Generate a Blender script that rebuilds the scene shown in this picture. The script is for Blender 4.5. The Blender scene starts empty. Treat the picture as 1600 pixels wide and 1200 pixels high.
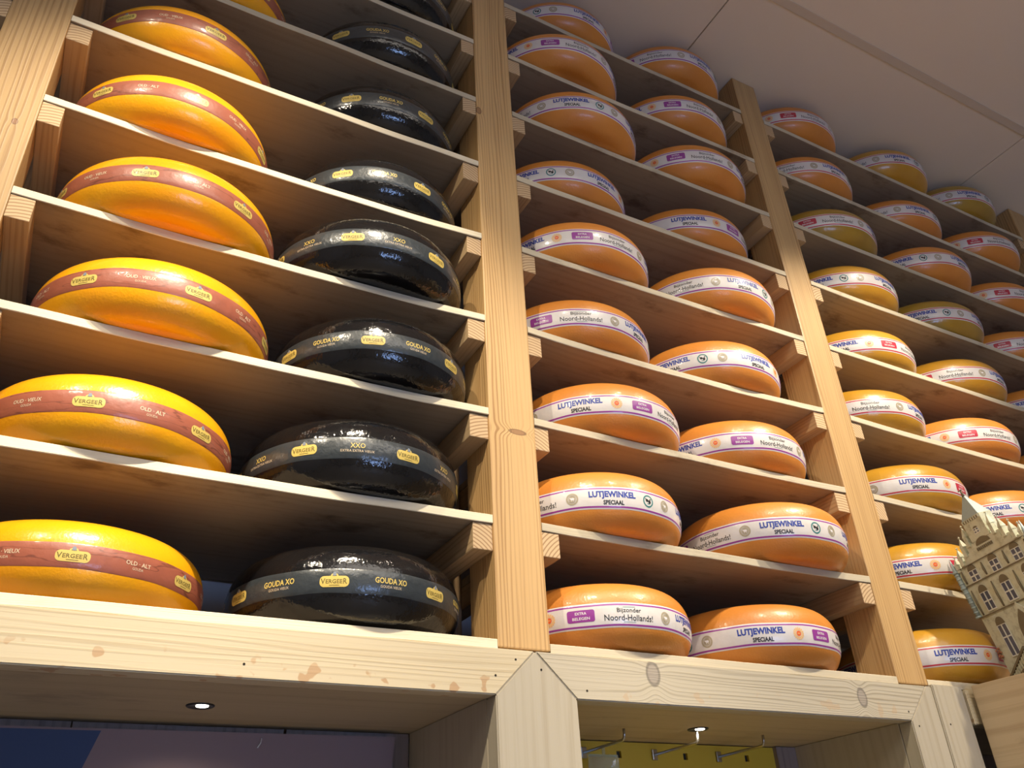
import bpy, bmesh, math, random
from mathutils import Vector, Matrix
random.seed(7)
PI = math.pi
C = bpy.context.scene.collection

# ---------------------------------------------------------------- camera
cam_d = bpy.data.cameras.new('camera'); cam_d.sensor_width = 36; cam_d.lens = 1336.5*36/1600
cam_d.clip_start = .05; cam_d.clip_end = 50
cam = bpy.data.objects.new('camera', cam_d); C.objects.link(cam)
RT = (0.87911, -0.47407, -0.04925); UP = (-0.21080, -0.47941, 0.85190); FW = (0.42747, 0.73853, 0.52139)
cam.matrix_world = Matrix(((RT[0], UP[0], -FW[0], 0.0), (RT[1], UP[1], -FW[1], -1.13938), (RT[2], UP[2], -FW[2], -0.34396), (0, 0, 0, 1)))
bpy.context.scene.camera = cam

# ---------------------------------------------------------------- world, exposure, lights
w = bpy.data.worlds.new('world'); bpy.context.scene.world = w; w.use_nodes = True
w.node_tree.nodes['Background'].inputs[0].default_value = (.75, .85, 1, 1)
w.node_tree.nodes['Background'].inputs[1].default_value = .3
vs = bpy.context.scene.view_settings
vs.view_transform = 'Standard'; vs.look = 'None'; vs.exposure = 0.0; vs.gamma = 1; vs.use_curve_mapping = False

def spot(name, loc, target, power, angle, blend, color=(1, .87, .67), radius=.022):
    l = bpy.data.lights.new(name, 'SPOT'); l.energy = power; l.color = color; l.spot_size = math.radians(angle)
    l.spot_blend = blend; l.shadow_soft_size = radius
    o = bpy.data.objects.new(name, l); C.objects.link(o); o.location = loc
    o.rotation_euler = (Vector(target)-Vector(loc)).to_track_quat('-Z', 'Y').to_euler(); return o
def area(name, loc, target, power, sx, sy, color):
    l = bpy.data.lights.new(name, 'AREA'); l.energy = power; l.color = color; l.shape = 'RECTANGLE'; l.size = sx; l.size_y = sy
    o = bpy.data.objects.new(name, l); C.objects.link(o); o.location = loc
    o.rotation_euler = (Vector(target)-Vector(loc)).to_track_quat('-Z', 'Y').to_euler(); return o
# ceiling spotlights in a track about a metre in front of the rack
spot('ceiling_spot', (.18, -1.05, 1.66), (.10, 0, .0), 150, 60, .55)
spot('ceiling_spot', (-.05, -1.10, 1.66), (.13, 0, -.05), 170, 27, 1.0)
spot('ceiling_spot', (1.86, -1.0, 1.66), (1.64, 0, .0), 165, 62, .6)
spot('ceiling_spot', (1.05, -1.08, 1.66), (1.12, 0, .20), 60, 46, .8)
spot('ceiling_spot', (-.95, -1.0, 1.66), (.80, .02, .12), 75, 44, .7)
# added soft fill, standing in for the general light of the shop
area('shop_fill', (.6, -2.6, 1.70), (.6, -2.6, 0), 52, 3.0, 1.6, (1, .91, .80))
# ---------------------------------------------------------------- materials
def newmat(name):
    m = bpy.data.materials.new(name); m.use_nodes = True; nt = m.node_tree
    return m, nt, nt.nodes['Principled BSDF']
def N(nt, t, **k):
    n = nt.nodes.new(t)
    for a, b in k.items(): setattr(n, a, b)
    return n
def mth(nt, op, a, b=None):
    n = N(nt, 'ShaderNodeMath', operation=op)
    for i, x in enumerate((a, b)):
        if x is None: continue
        if isinstance(x, (int, float)): n.inputs[i].default_value = x
        else: nt.links.new(x, n.inputs[i])
    return n.outputs[0]
def mixc(nt, fac, a, b, mode='MIX'):
    n = N(nt, 'ShaderNodeMix', data_type='RGBA', blend_type=mode)
    for i, x in ((0, fac), (6, a), (7, b)):
        if isinstance(x, (int, float)): n.inputs[i].default_value = x
        elif isinstance(x, tuple): n.inputs[i].default_value = (*x, 1) if len(x) == 3 else x
        else: nt.links.new(x, n.inputs[i])
    return n.outputs[2]
def ramp(nt, f, p0, p1):
    n = N(nt, 'ShaderNodeMapRange', interpolation_type='SMOOTHSTEP'); nt.links.new(f, n.inputs[0])
    n.inputs[1].default_value = p0; n.inputs[2].default_value = p1; return n.outputs[0]
def plain(name, col, rough=.5, metal=0, coat=0, bump=0, bscale=200, emit=0, spec=None):
    m, nt, b = newmat(name); b.inputs['Base Color'].default_value = (*col, 1); b.inputs['Roughness'].default_value = rough
    b.inputs['Metallic'].default_value = metal; b.inputs['Coat Weight'].default_value = coat
    if spec is not None: b.inputs['Specular IOR Level'].default_value = spec
    if emit: b.inputs['Emission Color'].default_value = (*col, 1); b.inputs['Emission Strength'].default_value = emit
    if bump:
        tc = N(nt, 'ShaderNodeTexCoord'); n = N(nt, 'ShaderNodeTexNoise'); n.inputs['Scale'].default_value = bscale
        nt.links.new(tc.outputs['Object'], n.inputs['Vector']); bp = N(nt, 'ShaderNodeBump'); bp.inputs['Strength'].default_value = bump
        bp.inputs['Distance'].default_value = .002
        nt.links.new(n.outputs['Fac'], bp.inputs['Height']); nt.links.new(bp.outputs[0], b.inputs['Normal'])
    return m
def wood(name, light, dark, axis='X', rings=38, rough=.5, stain=0, stain_col=(.10, .055, .03), knots=(), streak=.5, chips=0, kcol=(.36, .31, .25)):
    """pine: growth rings running along an axis, fine fibre streaks, optional stains, chips and knots at given local places (u along, v across)"""
    m, nt, b = newmat(name); L = nt.links
    tc = N(nt, 'ShaderNodeTexCoord'); oi = N(nt, 'ShaderNodeObjectInfo')
    rnd = mth(nt, 'MULTIPLY', oi.outputs['Random'], 7.0)
    sep = N(nt, 'ShaderNodeSeparateXYZ'); L.new(tc.outputs['Object'], sep.inputs[0])
    X, Y, Z = sep.outputs
    u, v, t = {'X': (X, Z, Y), 'Z': (Z, X, Y), 'Y': (Y, X, Z)}[axis]
    across = mth(nt, 'ADD', v, mth(nt, 'MULTIPLY', t, .93))
    along = mth(nt, 'ADD', u, rnd)
    kmask = None
    for (ku, kv, ru, rv) in knots:
        du = mth(nt, 'DIVIDE', mth(nt, 'SUBTRACT', u, ku), ru); dv = mth(nt, 'DIVIDE', mth(nt, 'SUBTRACT', v, kv), rv)
        d2 = mth(nt, 'ADD', mth(nt, 'MULTIPLY', du, du), mth(nt, 'MULTIPLY', dv, dv))
        g = mth(nt, 'EXPONENT', mth(nt, 'MULTIPLY', d2, -.30))
        across = mth(nt, 'ADD', across, mth(nt, 'MULTIPLY', mth(nt, 'MULTIPLY', g, dv), rv*.9))
        k = ramp(nt, d2, 1.15, .75); ring = ramp(nt, mth(nt, 'ABSOLUTE', mth(nt, 'SUBTRACT', d2, 1.0)), .5, .1)
        kmask = (k, ring) if kmask is None else (mth(nt, 'MAXIMUM', k, kmask[0]), mth(nt, 'MAXIMUM', ring, kmask[1]))
    def nz(ka, kc, det=2, kt=0.0):
        c = N(nt, 'ShaderNodeCombineXYZ'); L.new(mth(nt, 'MULTIPLY', along, ka), c.inputs[0]); L.new(mth(nt, 'MULTIPLY', across, kc), c.inputs[1])
        L.new(mth(nt, 'ADD', rnd, mth(nt, 'MULTIPLY', t, kt)), c.inputs[2])
        n = N(nt, 'ShaderNodeTexNoise'); n.inputs['Scale'].default_value = 1.0; n.inputs['Detail'].default_value = det; L.new(c.outputs[0], n.inputs['Vector']); return n.outputs['Fac']
    wp = mth(nt, 'ADD', across, mth(nt, 'MULTIPLY', mth(nt, 'SUBTRACT', nz(.9, 14, 3), .5), .055))
    wp = mth(nt, 'ADD', wp, mth(nt, 'MULTIPLY', nz(5, 60, 2), .004))
    wv = ramp(nt, mth(nt, 'SINE', mth(nt, 'MULTIPLY', wp, rings*2*PI)), -.2, 1.0)
    wv = mth(nt, 'MULTIPLY', wv, mth(nt, 'ADD', .25, mth(nt, 'MULTIPLY', ramp(nt, nz(.7, 22, 2), .35, .65), .75)))
    fine = mth(nt, 'SUBTRACT', nz(6, 520, 2, 60), .5); mid = mth(nt, 'SUBTRACT', nz(1.6, 90, 3, 20), .5)
    f = N(nt, 'ShaderNodeClamp'); L.new(mth(nt, 'ADD', mth(nt, 'MULTIPLY', wv, streak), mth(nt, 'ADD', mth(nt, 'MULTIPLY', fine, .55), mth(nt, 'MULTIPLY', mid, 1.1))), f.inputs[0])
    col = mixc(nt, f.outputs[0], light, dark)
    # board to board difference
    hs = N(nt, 'ShaderNodeHueSaturation'); L.new(mth(nt, 'ADD', mth(nt, 'MULTIPLY', oi.outputs['Random'], .25), .88), hs.inputs['Value']); L.new(col, hs.inputs['Color']); col = hs.outputs[0]
    if stain:
        n3 = N(nt, 'ShaderNodeTexNoise'); n3.inputs['Scale'].default_value = 6; n3.inputs['Detail'].default_value = 6; n3.inputs['Roughness'].default_value = .65
        cb3 = N(nt, 'ShaderNodeCombineXYZ'); L.new(along, cb3.inputs[0]); L.new(mth(nt, 'MULTIPLY', across, 2.2), cb3.inputs[1]); L.new(rnd, cb3.inputs[2]); L.new(cb3.outputs[0], n3.inputs['Vector'])
        col = mixc(nt, mth(nt, 'MULTIPLY', ramp(nt, n3.outputs['Fac'], .53, .72), stain), col, stain_col)
    if chips:
        n4 = N(nt, 'ShaderNodeTexNoise'); n4.inputs['Scale'].default_value = 34; n4.inputs['Detail'].default_value = 2; L.new(tc.outputs['Object'], n4.inputs['Vector'])
        low = ramp(nt, Z, .004, -.016)
        col = mixc(nt, mth(nt, 'MULTIPLY', mth(nt, 'MULTIPLY', ramp(nt, n4.outputs['Fac'], .62, .66), low), chips), col, (.50, .33, .18))
    if kmask is not None:
        col = mixc(nt, kmask[0], col, kcol); col = mixc(nt, mth(nt, 'MULTIPLY', kmask[1], .7), col, tuple(c*.45 for c in kcol))
    L.new(col, b.inputs['Base Color']); b.inputs['Roughness'].default_value = rough
    bp = N(nt, 'ShaderNodeBump'); bp.inputs['Strength'].default_value = .35; bp.inputs['Distance'].default_value = .001
    L.new(f.outputs[0], bp.inputs['Height']); L.new(bp.outputs[0], b.inputs['Normal'])
    return m
def endgrain(name, light, dark, scale=95):
    """annual rings seen on a sawn end that faces -Y"""
    m, nt, b = newmat(name); L = nt.links
    tc = N(nt, 'ShaderNodeTexCoord'); oi = N(nt, 'ShaderNodeObjectInfo'); sep = N(nt, 'ShaderNodeSeparateXYZ'); L.new(tc.outputs['Object'], sep.inputs[0])
    r = oi.outputs['Random']
    dx = mth(nt, 'ADD', sep.outputs[0], mth(nt, 'MULTIPLY', mth(nt, 'SUBTRACT', r, .5), .12))
    dz = mth(nt, 'ADD', sep.outputs[2], mth(nt, 'ADD', mth(nt, 'MULTIPLY', mth(nt, 'FRACT', mth(nt, 'MULTIPLY', r, 7.3)), .06), .03))
    d = mth(nt, 'SQRT', mth(nt, 'ADD', mth(nt, 'MULTIPLY', dx, dx), mth(nt, 'MULTIPLY', dz, dz)))
    nz = N(nt, 'ShaderNodeTexNoise'); nz.inputs['Scale'].default_value = 40; L.new(tc.outputs['Object'], nz.inputs['Vector'])
    s = mth(nt, 'SINE', mth(nt, 'ADD', mth(nt, 'MULTIPLY', d, scale*2*PI*1.7), mth(nt, 'MULTIPLY', nz.outputs['Fac'], 2.5)))
    col = mixc(nt, ramp(nt, s, .0, 1.0), light, dark)
    L.new(col, b.inputs['Base Color']); b.inputs['Roughness'].default_value = .75
    return m
def wax(name, col, col2, rough, coat, bumps, subs=0.0, bd=.0012, bs=260):
    m, nt, b = newmat(name); L = nt.links
    tc = N(nt, 'ShaderNodeTexCoord'); oi = N(nt, 'ShaderNodeObjectInfo')
    ad = N(nt, 'ShaderNodeVectorMath', operation='ADD'); L.new(tc.outputs['Object'], ad.inputs[0])
    cb = N(nt, 'ShaderNodeCombineXYZ'); r = mth(nt, 'MULTIPLY', oi.outputs['Random'], 9); [L.new(r, cb.inputs[i]) for i in range(3)]; L.new(cb.outputs[0], ad.inputs[1])
    n = N(nt, 'ShaderNodeTexNoise'); n.inputs['Scale'].default_value = 9; n.inputs['Detail'].default_value = 5; L.new(ad.outputs[0], n.inputs['Vector'])
    L.new(mixc(nt, ramp(nt, n.outputs['Fac'], .35, .7), col, col2), b.inputs['Base Color'])
    b.inputs['Roughness'].default_value = rough; b.inputs['Coat Weight'].default_value = coat; b.inputs['Coat Roughness'].default_value = .08
    if subs: b.inputs['Subsurface Weight'].default_value = subs; b.inputs['Subsurface Radius'].default_value = (.01, .005, .002); b.inputs['Subsurface Scale'].default_value = .5
    n2 = N(nt, 'ShaderNodeTexNoise'); n2.inputs['Scale'].default_value = bs; n2.inputs['Detail'].default_value = 2; L.new(ad.outputs[0], n2.inputs['Vector'])
    n3 = N(nt, 'ShaderNodeTexNoise'); n3.inputs['Scale'].default_value = 28; L.new(ad.outputs[0], n3.inputs['Vector'])
    h = mth(nt, 'ADD', n2.outputs['Fac'], mth(nt, 'MULTIPLY', n3.outputs['Fac'], 2.5))
    bp = N(nt, 'ShaderNodeBump'); bp.inputs['Strength'].default_value = bumps; bp.inputs['Distance'].default_value = bd; L.new(h, bp.inputs['Height']); L.new(bp.outputs[0], b.inputs['Normal']); L.new(bp.outputs[0], b.inputs['Coat Normal'])
    return m
def band_mat(name, col, rough, coat, vein=.12, bump=.35, crease=0):
    m, nt, b = newmat(name); L = nt.links
    tc = N(nt, 'ShaderNodeTexCoord'); n = N(nt, 'ShaderNodeTexNoise'); n.inputs['Scale'].default_value = 45; n.inputs['Detail'].default_value = 5; L.new(tc.outputs['Object'], n.inputs['Vector'])
    c0 = mixc(nt, mth(nt, 'MULTIPLY', ramp(nt, n.outputs['Fac'], .45, .75), vein), col, tuple(c*.55 for c in col))
    mp = N(nt, 'ShaderNodeMapping'); mp.inputs['Scale'].default_value = (6, 6, 40); oi = N(nt, 'ShaderNodeObjectInfo'); L.new(tc.outputs['Object'], mp.inputs[0]); L.new(mth(nt, 'MULTIPLY', oi.outputs['Random'], 9), mp.inputs[1])
    nc = N(nt, 'ShaderNodeTexNoise'); nc.inputs['Scale'].default_value = 1; nc.inputs['Detail'].default_value = 3; L.new(mp.outputs[0], nc.inputs['Vector'])
    cr = mth(nt, 'MULTIPLY', ramp(nt, mth(nt, 'ABSOLUTE', mth(nt, 'SUBTRACT', nc.outputs['Fac'], .5)), .011, .003), crease)
    L.new(mixc(nt, cr, c0, tuple(c*.35 for c in col)), b.inputs['Base Color'])
    b.inputs['Roughness'].default_value = rough; b.inputs['Coat Weight'].default_value = coat; b.inputs['Coat Roughness'].default_value = .15
    n2 = N(nt, 'ShaderNodeTexNoise'); n2.inputs['Scale'].default_value = 90; n2.inputs['Detail'].default_value = 3; L.new(tc.outputs['Object'], n2.inputs['Vector'])
    bp = N(nt, 'ShaderNodeBump'); bp.inputs['Strength'].default_value = bump; bp.inputs['Distance'].default_value = .0012; L.new(n2.outputs['Fac'], bp.inputs['Height']); L.new(bp.outputs[0], b.inputs['Normal']); L.new(bp.outputs[0], b.inputs['Coat Normal'])
    return m

M = {}
PINE_L, PINE_D = (.57, .36, .155), (.33, .175, .06)
PALE_L, PALE_D = (.64, .54, .36), (.45, .34, .19)
M['post'] = wood('orange_pine', PINE_L, PINE_D, 'Z', rings=130, rough=.5, streak=.7)
M['post_knot'] = wood('knotty_orange_pine', PINE_L, PINE_D, 'Z', rings=130, rough=.5, streak=.7, knots=[(.375, .010, .005, .016), (1.17, -.040, .010, .006)], kcol=(.36, .19, .08))
M['post_left'] = wood('left_orange_pine', PINE_L, PINE_D, 'Z', rings=130, rough=.5, streak=.6, knots=[(.735, .018, .006, .004)], kcol=(.30, .15, .07))
M['post_dark'] = wood('rear_pine', (.42, .27, .14), (.25, .14, .06), 'Z', rings=120)
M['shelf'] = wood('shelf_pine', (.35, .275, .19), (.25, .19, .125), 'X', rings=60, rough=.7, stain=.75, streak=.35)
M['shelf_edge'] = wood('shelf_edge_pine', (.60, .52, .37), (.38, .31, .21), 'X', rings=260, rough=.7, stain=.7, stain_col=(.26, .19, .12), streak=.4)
M['shelf_edge_pale'] = wood('pale_shelf_edge_pine', (.84, .74, .54), (.62, .50, .33), 'X', rings=260, rough=.7, stain=.1, streak=.3)  # paler edge tone for the lower boards of the left bay
M['batten'] = wood('batten_pine', (.54, .38, .21), (.33, .20, .09), 'Y', rings=110, rough=.6, streak=.5)
M['end'] = endgrain('end_grain', (.62, .44, .25), (.36, .21, .10))
M['beam'] = wood('pale_pine_beam', PALE_L, PALE_D, 'X', rings=120, rough=.55, chips=1, streak=.45)
M['beam_knots'] = wood('knotty_pine_beam', (.48, .425, .32), (.31, .26, .18), 'X', rings=170, rough=.6, chips=.45, streak=.6, knots=[(-.222, .014, .0125, .018), (.252, .002, .011, .016)])
M['stile'] = wood('pale_pine_stile', (.51, .45, .34), (.38, .31, .21), 'Z', rings=50, rough=.6, streak=.4)
M['soffit'] = wood('soffit_pine', (.50, .40, .25), (.38, .29, .17), 'X', rings=22, rough=.6, stain=.3, streak=.4)
M['cabinet'] = wood('cabinet_pine', (.50, .38, .23), (.36, .25, .14), 'Y', rings=35, rough=.6, stain=.5, streak=.5)
M['backwood'] = wood('grey_back_boards', (.26, .20, .17), (.14, .10, .085), 'Z', rings=60, rough=.7)
M['nail'] = plain('nail_hole', (.02, .015, .01), .9)
M['wall'] = plain('painted_wall', (.50, .50, .51), .9, bump=.1)
M['ceil'] = plain('ceiling_board', (.80, .71, .60), .95, bump=.15, bscale=60)
M['seam'] = plain('ceiling_runner', (.64, .55, .45), .8)
M['floor'] = plain('pale_floor_tiles', (.56, .51, .44), .4, bump=.1, bscale=8)
M['rind_yellow'] = wax('yellow_rind', (.94, .43, .006), (.90, .37, .005), .27, .35, .26, subs=.0)
M['rind_black'] = wax('black_wax', (.008, .0075, .008), (.005, .005, .006), .12, .3, .40, bd=.0015, bs=180)
M['rind_orange'] = wax('orange_rind', (.70, .265, .040), (.63, .225, .034), .40, .22, .32)
M['rind_gold'] = wax('golden_rind', (.62, .315, .028), (.53, .26, .02), .30, .35, .25)
M['rind_olive'] = wax('olive_rind', (.46, .275, .03), (.38, .22, .02), .28, .4, .25)
M['band_white'] = band_mat('white_band', (.73, .69, .66), .4, .5)
M['band_rose'] = band_mat('rose_band', (.36, .105, .06), .42, .4, .3, .45, .6)
M['band_slate'] = band_mat('slate_band', (.036, .044, .050), .34, .5, .3, .8, .3)
M['ink_purple'] = plain('purple_ink', (.30, .045, .30), .4, coat=.4)
M['ink_red'] = plain('red_ink', (.52, .03, .06), .4, coat=.4)
M['ink_blue'] = plain('blue_ink', (.025, .055, .33), .4)
M['ink_black'] = plain('black_ink', (.015, .015, .015), .4)
M['ink_white'] = plain('white_ink', (.80, .76, .76), .4, coat=.3)
M['ink_tan'] = plain('tan_ink', (.42, .36, .25), .4)
M['ink_sun'] = plain('orange_ink', (.80, .14, .03), .4)
M['ink_pale_sun'] = plain('pale_orange_ink', (.85, .52, .22), .4)
M['ink_teal'] = plain('teal_ink', (.03, .19, .19), .4)
M['ink_gold'] = plain('gold_ink', (.70, .52, .13), .4, coat=.3)
M['ink_cream'] = plain('cream_ink', (.72, .58, .40), .4)
M['ink_olive'] = plain('olive_ink', (.16, .12, .03), .4)
M['ink_grey'] = plain('grey_ink', (.22, .25, .30), .4)
M['metal'] = plain('zinc', (.45, .44, .42), .3, metal=1)
M['dark'] = plain('black_ring', (.02, .02, .02), .4)
M['lens'] = plain('lamp_lens', (1, .93, .8), .3, emit=13)
M['daylight'] = plain('daylight_pane', (.36, .55, 1), .3, emit=13)
M['frame'] = plain('white_frame', (.7, .7, .7), .4)
M['yellow_board'] = plain('yellow_board', (.60, .42, .035), .5, bump=.1, bscale=30)
M['navy'] = plain('navy_print', (.035, .06, .14), .65)
M['mauve'] = plain('mauve_print', (.26, .18, .18), .7)
M['stone'] = None
def stone():
    m, nt, b = newmat('cream_stone'); L = nt.links; tc = N(nt, 'ShaderNodeTexCoord')
    n = N(nt, 'ShaderNodeTexNoise'); n.inputs['Scale'].default_value = 55; n.inputs['Detail'].default_value = 6; n.inputs['Roughness'].default_value = .7; L.new(tc.outputs['Object'], n.inputs['Vector'])
    n2 = N(nt, 'ShaderNodeTexNoise'); n2.inputs['Scale'].default_value = 18; L.new(tc.outputs['Object'], n2.inputs['Vector'])
    c = mixc(nt, ramp(nt, n.outputs['Fac'], .45, .72), (.70, .71, .55), (.42, .41, .28))
    c = mixc(nt, mth(nt, 'MULTIPLY', ramp(nt, n2.outputs['Fac'], .5, .7), .5), c, (.66, .60, .36))
    L.new(c, b.inputs['Base Color']); b.inputs['Roughness'].default_value = .5
    bp = N(nt, 'ShaderNodeBump'); bp.inputs['Strength'].default_value = .4; bp.inputs['Distance'].default_value = .0006; L.new(n.outputs['Fac'], bp.inputs['Height']); L.new(bp.outputs[0], b.inputs['Normal'])
    return m
M['stone'] = stone()
M['stone_brown'] = plain('brown_tracery', (.21, .17, .10), .6, bump=.6, bscale=500)
M['spire'] = plain('pale_blue_roof', (.38, .46, .45), .4, bump=.3, bscale=120)
M['pane'] = plain('grey_window_panes', (.12, .125, .17), .3)
M['mullion'] = plain('cream_window_bars', (.80, .80, .72), .5)
M['flower'] = plain('rusty_flowers', (.40, .16, .08), .7, bump=.5)
# ---------------------------------------------------------------- helpers
def tag(o, label=None, cat=None, group=None, kind=None):
    for k, v in (('label', label), ('category', cat), ('group', group), ('kind', kind)):
        if v: o[k] = v
    return o
def obj(name, me, parent=None, loc=(0, 0, 0)):
    o = bpy.data.objects.new(name, me); C.objects.link(o); o.location = loc
    if parent: o.parent = parent
    return o
def empty(name, loc, **k):
    o = bpy.data.objects.new(name, None); C.objects.link(o); o.location = loc; o.empty_display_size = .05; tag(o, **k); return o
def finish(bm, name, mats, smooth=False):
    me = bpy.data.meshes.new(name); bmesh.ops.recalc_face_normals(bm, faces=bm.faces[:]); bm.to_mesh(me); bm.free()
    for m in (mats if isinstance(mats, (list, tuple)) else [mats]): me.materials.append(M[m] if isinstance(m, str) else m)
    if smooth:
        for p in me.polygons: p.use_smooth = True
    return me
def add_box(bm, x0, x1, y0, y1, z0, z1, mi=0, bev=0):
    vs = [bm.verts.new((x, y, z)) for x in (x0, x1) for y in (y0, y1) for z in (z0, z1)]
    fs = [bm.faces.new([vs[i] for i in q]) for q in ((0, 1, 3, 2), (4, 6, 7, 5), (0, 4, 5, 1), (2, 3, 7, 6), (0, 2, 6, 4), (1, 5, 7, 3))]
    for f in fs: f.material_index = mi
    if bev: bmesh.ops.bevel(bm, geom=list({e for f in fs for e in f.edges}), offset=bev, segments=2, profile=.6, affect='EDGES')
    return fs
def box(name, x0, x1, y0, y1, z0, z1, mat, parent=None, bev=0, end=None):
    """box whose origin is the middle of its foot; end = material of the face looking to -Y"""
    cx, cy = (x0+x1)/2, (y0+y1)/2; bm = bmesh.new()
    add_box(bm, x0-cx, x1-cx, y0-cy, y1-cy, 0, z1-z0, 0, bev)
    mats = [mat]
    if end:
        mats.append(end); bm.normal_update()
        for f in bm.faces:
            if abs(f.normal.y) > .95: f.material_index = 1
    me = finish(bm, name, mats)
    return obj(name, me, parent, (cx, cy, z0))
def add_prism(bm, poly, y0, y1, mi=0):
    """polygon in x,z extruded along y"""
    a = [bm.verts.new((x, y0, z)) for x, z in poly]; b = [bm.verts.new((x, y1, z)) for x, z in poly]; n = len(poly)
    fs = [bm.faces.new(a), bm.faces.new(b[::-1])]+[bm.faces.new((a[i], b[i], b[(i+1) % n], a[(i+1) % n])) for i in range(n)]
    for f in fs: f.material_index = mi
    return fs
def add_tube(bm, pts, r, mi=0, n=10):
    rings = []
    for i, p in enumerate(pts):
        p = Vector(p); d = (Vector(pts[min(i+1, len(pts)-1)])-Vector(pts[max(i-1, 0)])).normalized()
        a = d.orthogonal().normalized() if i == 0 else (rings[-1][1]-d*rings[-1][1].dot(d)).normalized(); b = d.cross(a)
        rr = r[i] if isinstance(r, (list, tuple)) else r
        rings.append(([bm.verts.new(p+a*math.cos(2*PI*k/n)*rr+b*math.sin(2*PI*k/n)*rr) for k in range(n)], a))
    for i in range(len(rings)-1):
        A, B = rings[i][0], rings[i+1][0]
        for k in range(n):
            f = bm.faces.new((A[k], A[(k+1) % n], B[(k+1) % n], B[k])); f.material_index = mi; f.smooth = True
    for q in (rings[0][0][::-1], rings[-1][0]): bm.faces.new(q).material_index = mi
def add_disc(bm, c, r, h, mi=0, n=24, axis='Z', r2=None):
    r2 = r if r2 is None else r2
    def P(a, rr, t): 
        x, y = math.cos(a)*rr, math.sin(a)*rr
        return {'Z': (c[0]+x, c[1]+y, c[2]+t), 'Y': (c[0]+x, c[1]+t, c[2]+y)}[axis]
    A = [bm.verts.new(P(2*PI*k/n, r, 0)) for k in range(n)]; B = [bm.verts.new(P(2*PI*k/n, r2, h)) for k in range(n)]
    for k in range(n): bm.faces.new((A[k], A[(k+1) % n], B[(k+1) % n], B[k])).material_index = mi
    bm.faces.new(A[::-1]).material_index = mi; bm.faces.new(B).material_index = mi

ORD = ['bottom', 'second', 'third', 'fourth', 'fifth', 'sixth', 'seventh', 'eighth', 'ninth']
H = .2                                                       # shelf spacing
BAYX = {1: (-.169, .6095), 2: (.7007, 1.4792), 3: (1.5663, 2.79)}
POSTX = [(-1.123, -1.035), (-.257, -.169), (.6095, .7007), (1.4792, 1.5663), (2.79, 2.88)]
BAYN = {1: 'left bay', 2: 'middle bay', 3: 'right bay'}
SAG = {1: {1: .003, 2: .004, 3: .006, 4: .009, 5: .003, 6: .002, 7: .005, 8: .004}, 2: {1: .003, 2: .003, 3: .009, 4: .003, 5: .003, 6: .004, 7: .003, 8: .003},
       3: {1: .004, 2: .006, 3: .006, 4: .003, 5: .003, 6: .002, 7: .002, 8: 0}}
CEIL = 1.742; FLOOR = -1.95; BACK = .43; DEPTH = .41
def sagz(b, k, x):
    xl, xr = BAYX[b]; t = (x-xl)/(xr-xl); return SAG[b].get(k, 0)*(1-(2*t-1)**2)

# ---------------------------------------------------------------- the room
def struct(name, bm, mats): o = obj(name, finish(bm, name, mats)); o['kind'] = 'structure'; return o
bm = bmesh.new(); add_box(bm, -3, 4.6, -5, BACK+.1, FLOOR-.1, FLOOR); struct('floor', bm, 'floor')
bm = bmesh.new()
xs = [-3, -2.36, -1.14, .08, 1.30, 2.525, 3.745, 4.6]; ys = [-5, -4.53, -3.31, -2.70, -1.48, -.26, BACK+.1]
g = .0035
for i in range(len(xs)-1):
    for j in range(len(ys)-1):
        add_box(bm, xs[i]+g/2, xs[i+1]-g/2, ys[j]+g/2, ys[j+1]-g/2, CEIL, CEIL+.02, 0, .0015)
add_box(bm, -3, 4.6, -5, BACK+.1, CEIL+.02, CEIL+.12, 1)
struct('ceiling', bm, ['ceil', 'seam'])
bm = bmesh.new(); add_box(bm, -3, 4.6, -.272, -.248, CEIL-.003, CEIL, 0, .001); struct('trim_1', bm, 'seam')
bm = bmesh.new(); add_box(bm, -3, 4.6, BACK, BACK+.1, FLOOR, CEIL); struct('wall_back', bm, 'wall')
bm = bmesh.new(); add_box(bm, -3.1, -3, -5, BACK+.1, FLOOR, CEIL); struct('wall_left', bm, 'wall')
bm = bmesh.new(); add_box(bm, 4.6, 4.7, -5, BACK+.1, FLOOR, CEIL); struct('wall_right', bm, 'wall')
bm = bmesh.new()
for a in ((-3, .2, FLOOR, CEIL), (1.6, 4.6, FLOOR, CEIL), (.2, 1.6, FLOOR, -.9), (.2, 1.6, .0, CEIL)): add_box(bm, a[0], a[1], -5.1, -5, a[2], a[3])
struct('wall_front', bm, 'wall')
bm = bmesh.new(); add_box(bm, .2, 1.6, -5.08, -5.07, -.9, .0, 0)
for a in ((.2, 1.6, -.9, -.85), (.2, 1.6, -.05, .0), (.2, .25, -.9, .0), (1.55, 1.6, -.9, .0), (.88, .93, -.9, .0), (.2, 1.6, -.4, -.36)): add_box(bm, a[0], a[1], -5.07, -5.01, a[2], a[3], 1)
struct('window_1', bm, ['daylight', 'frame'])

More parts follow.
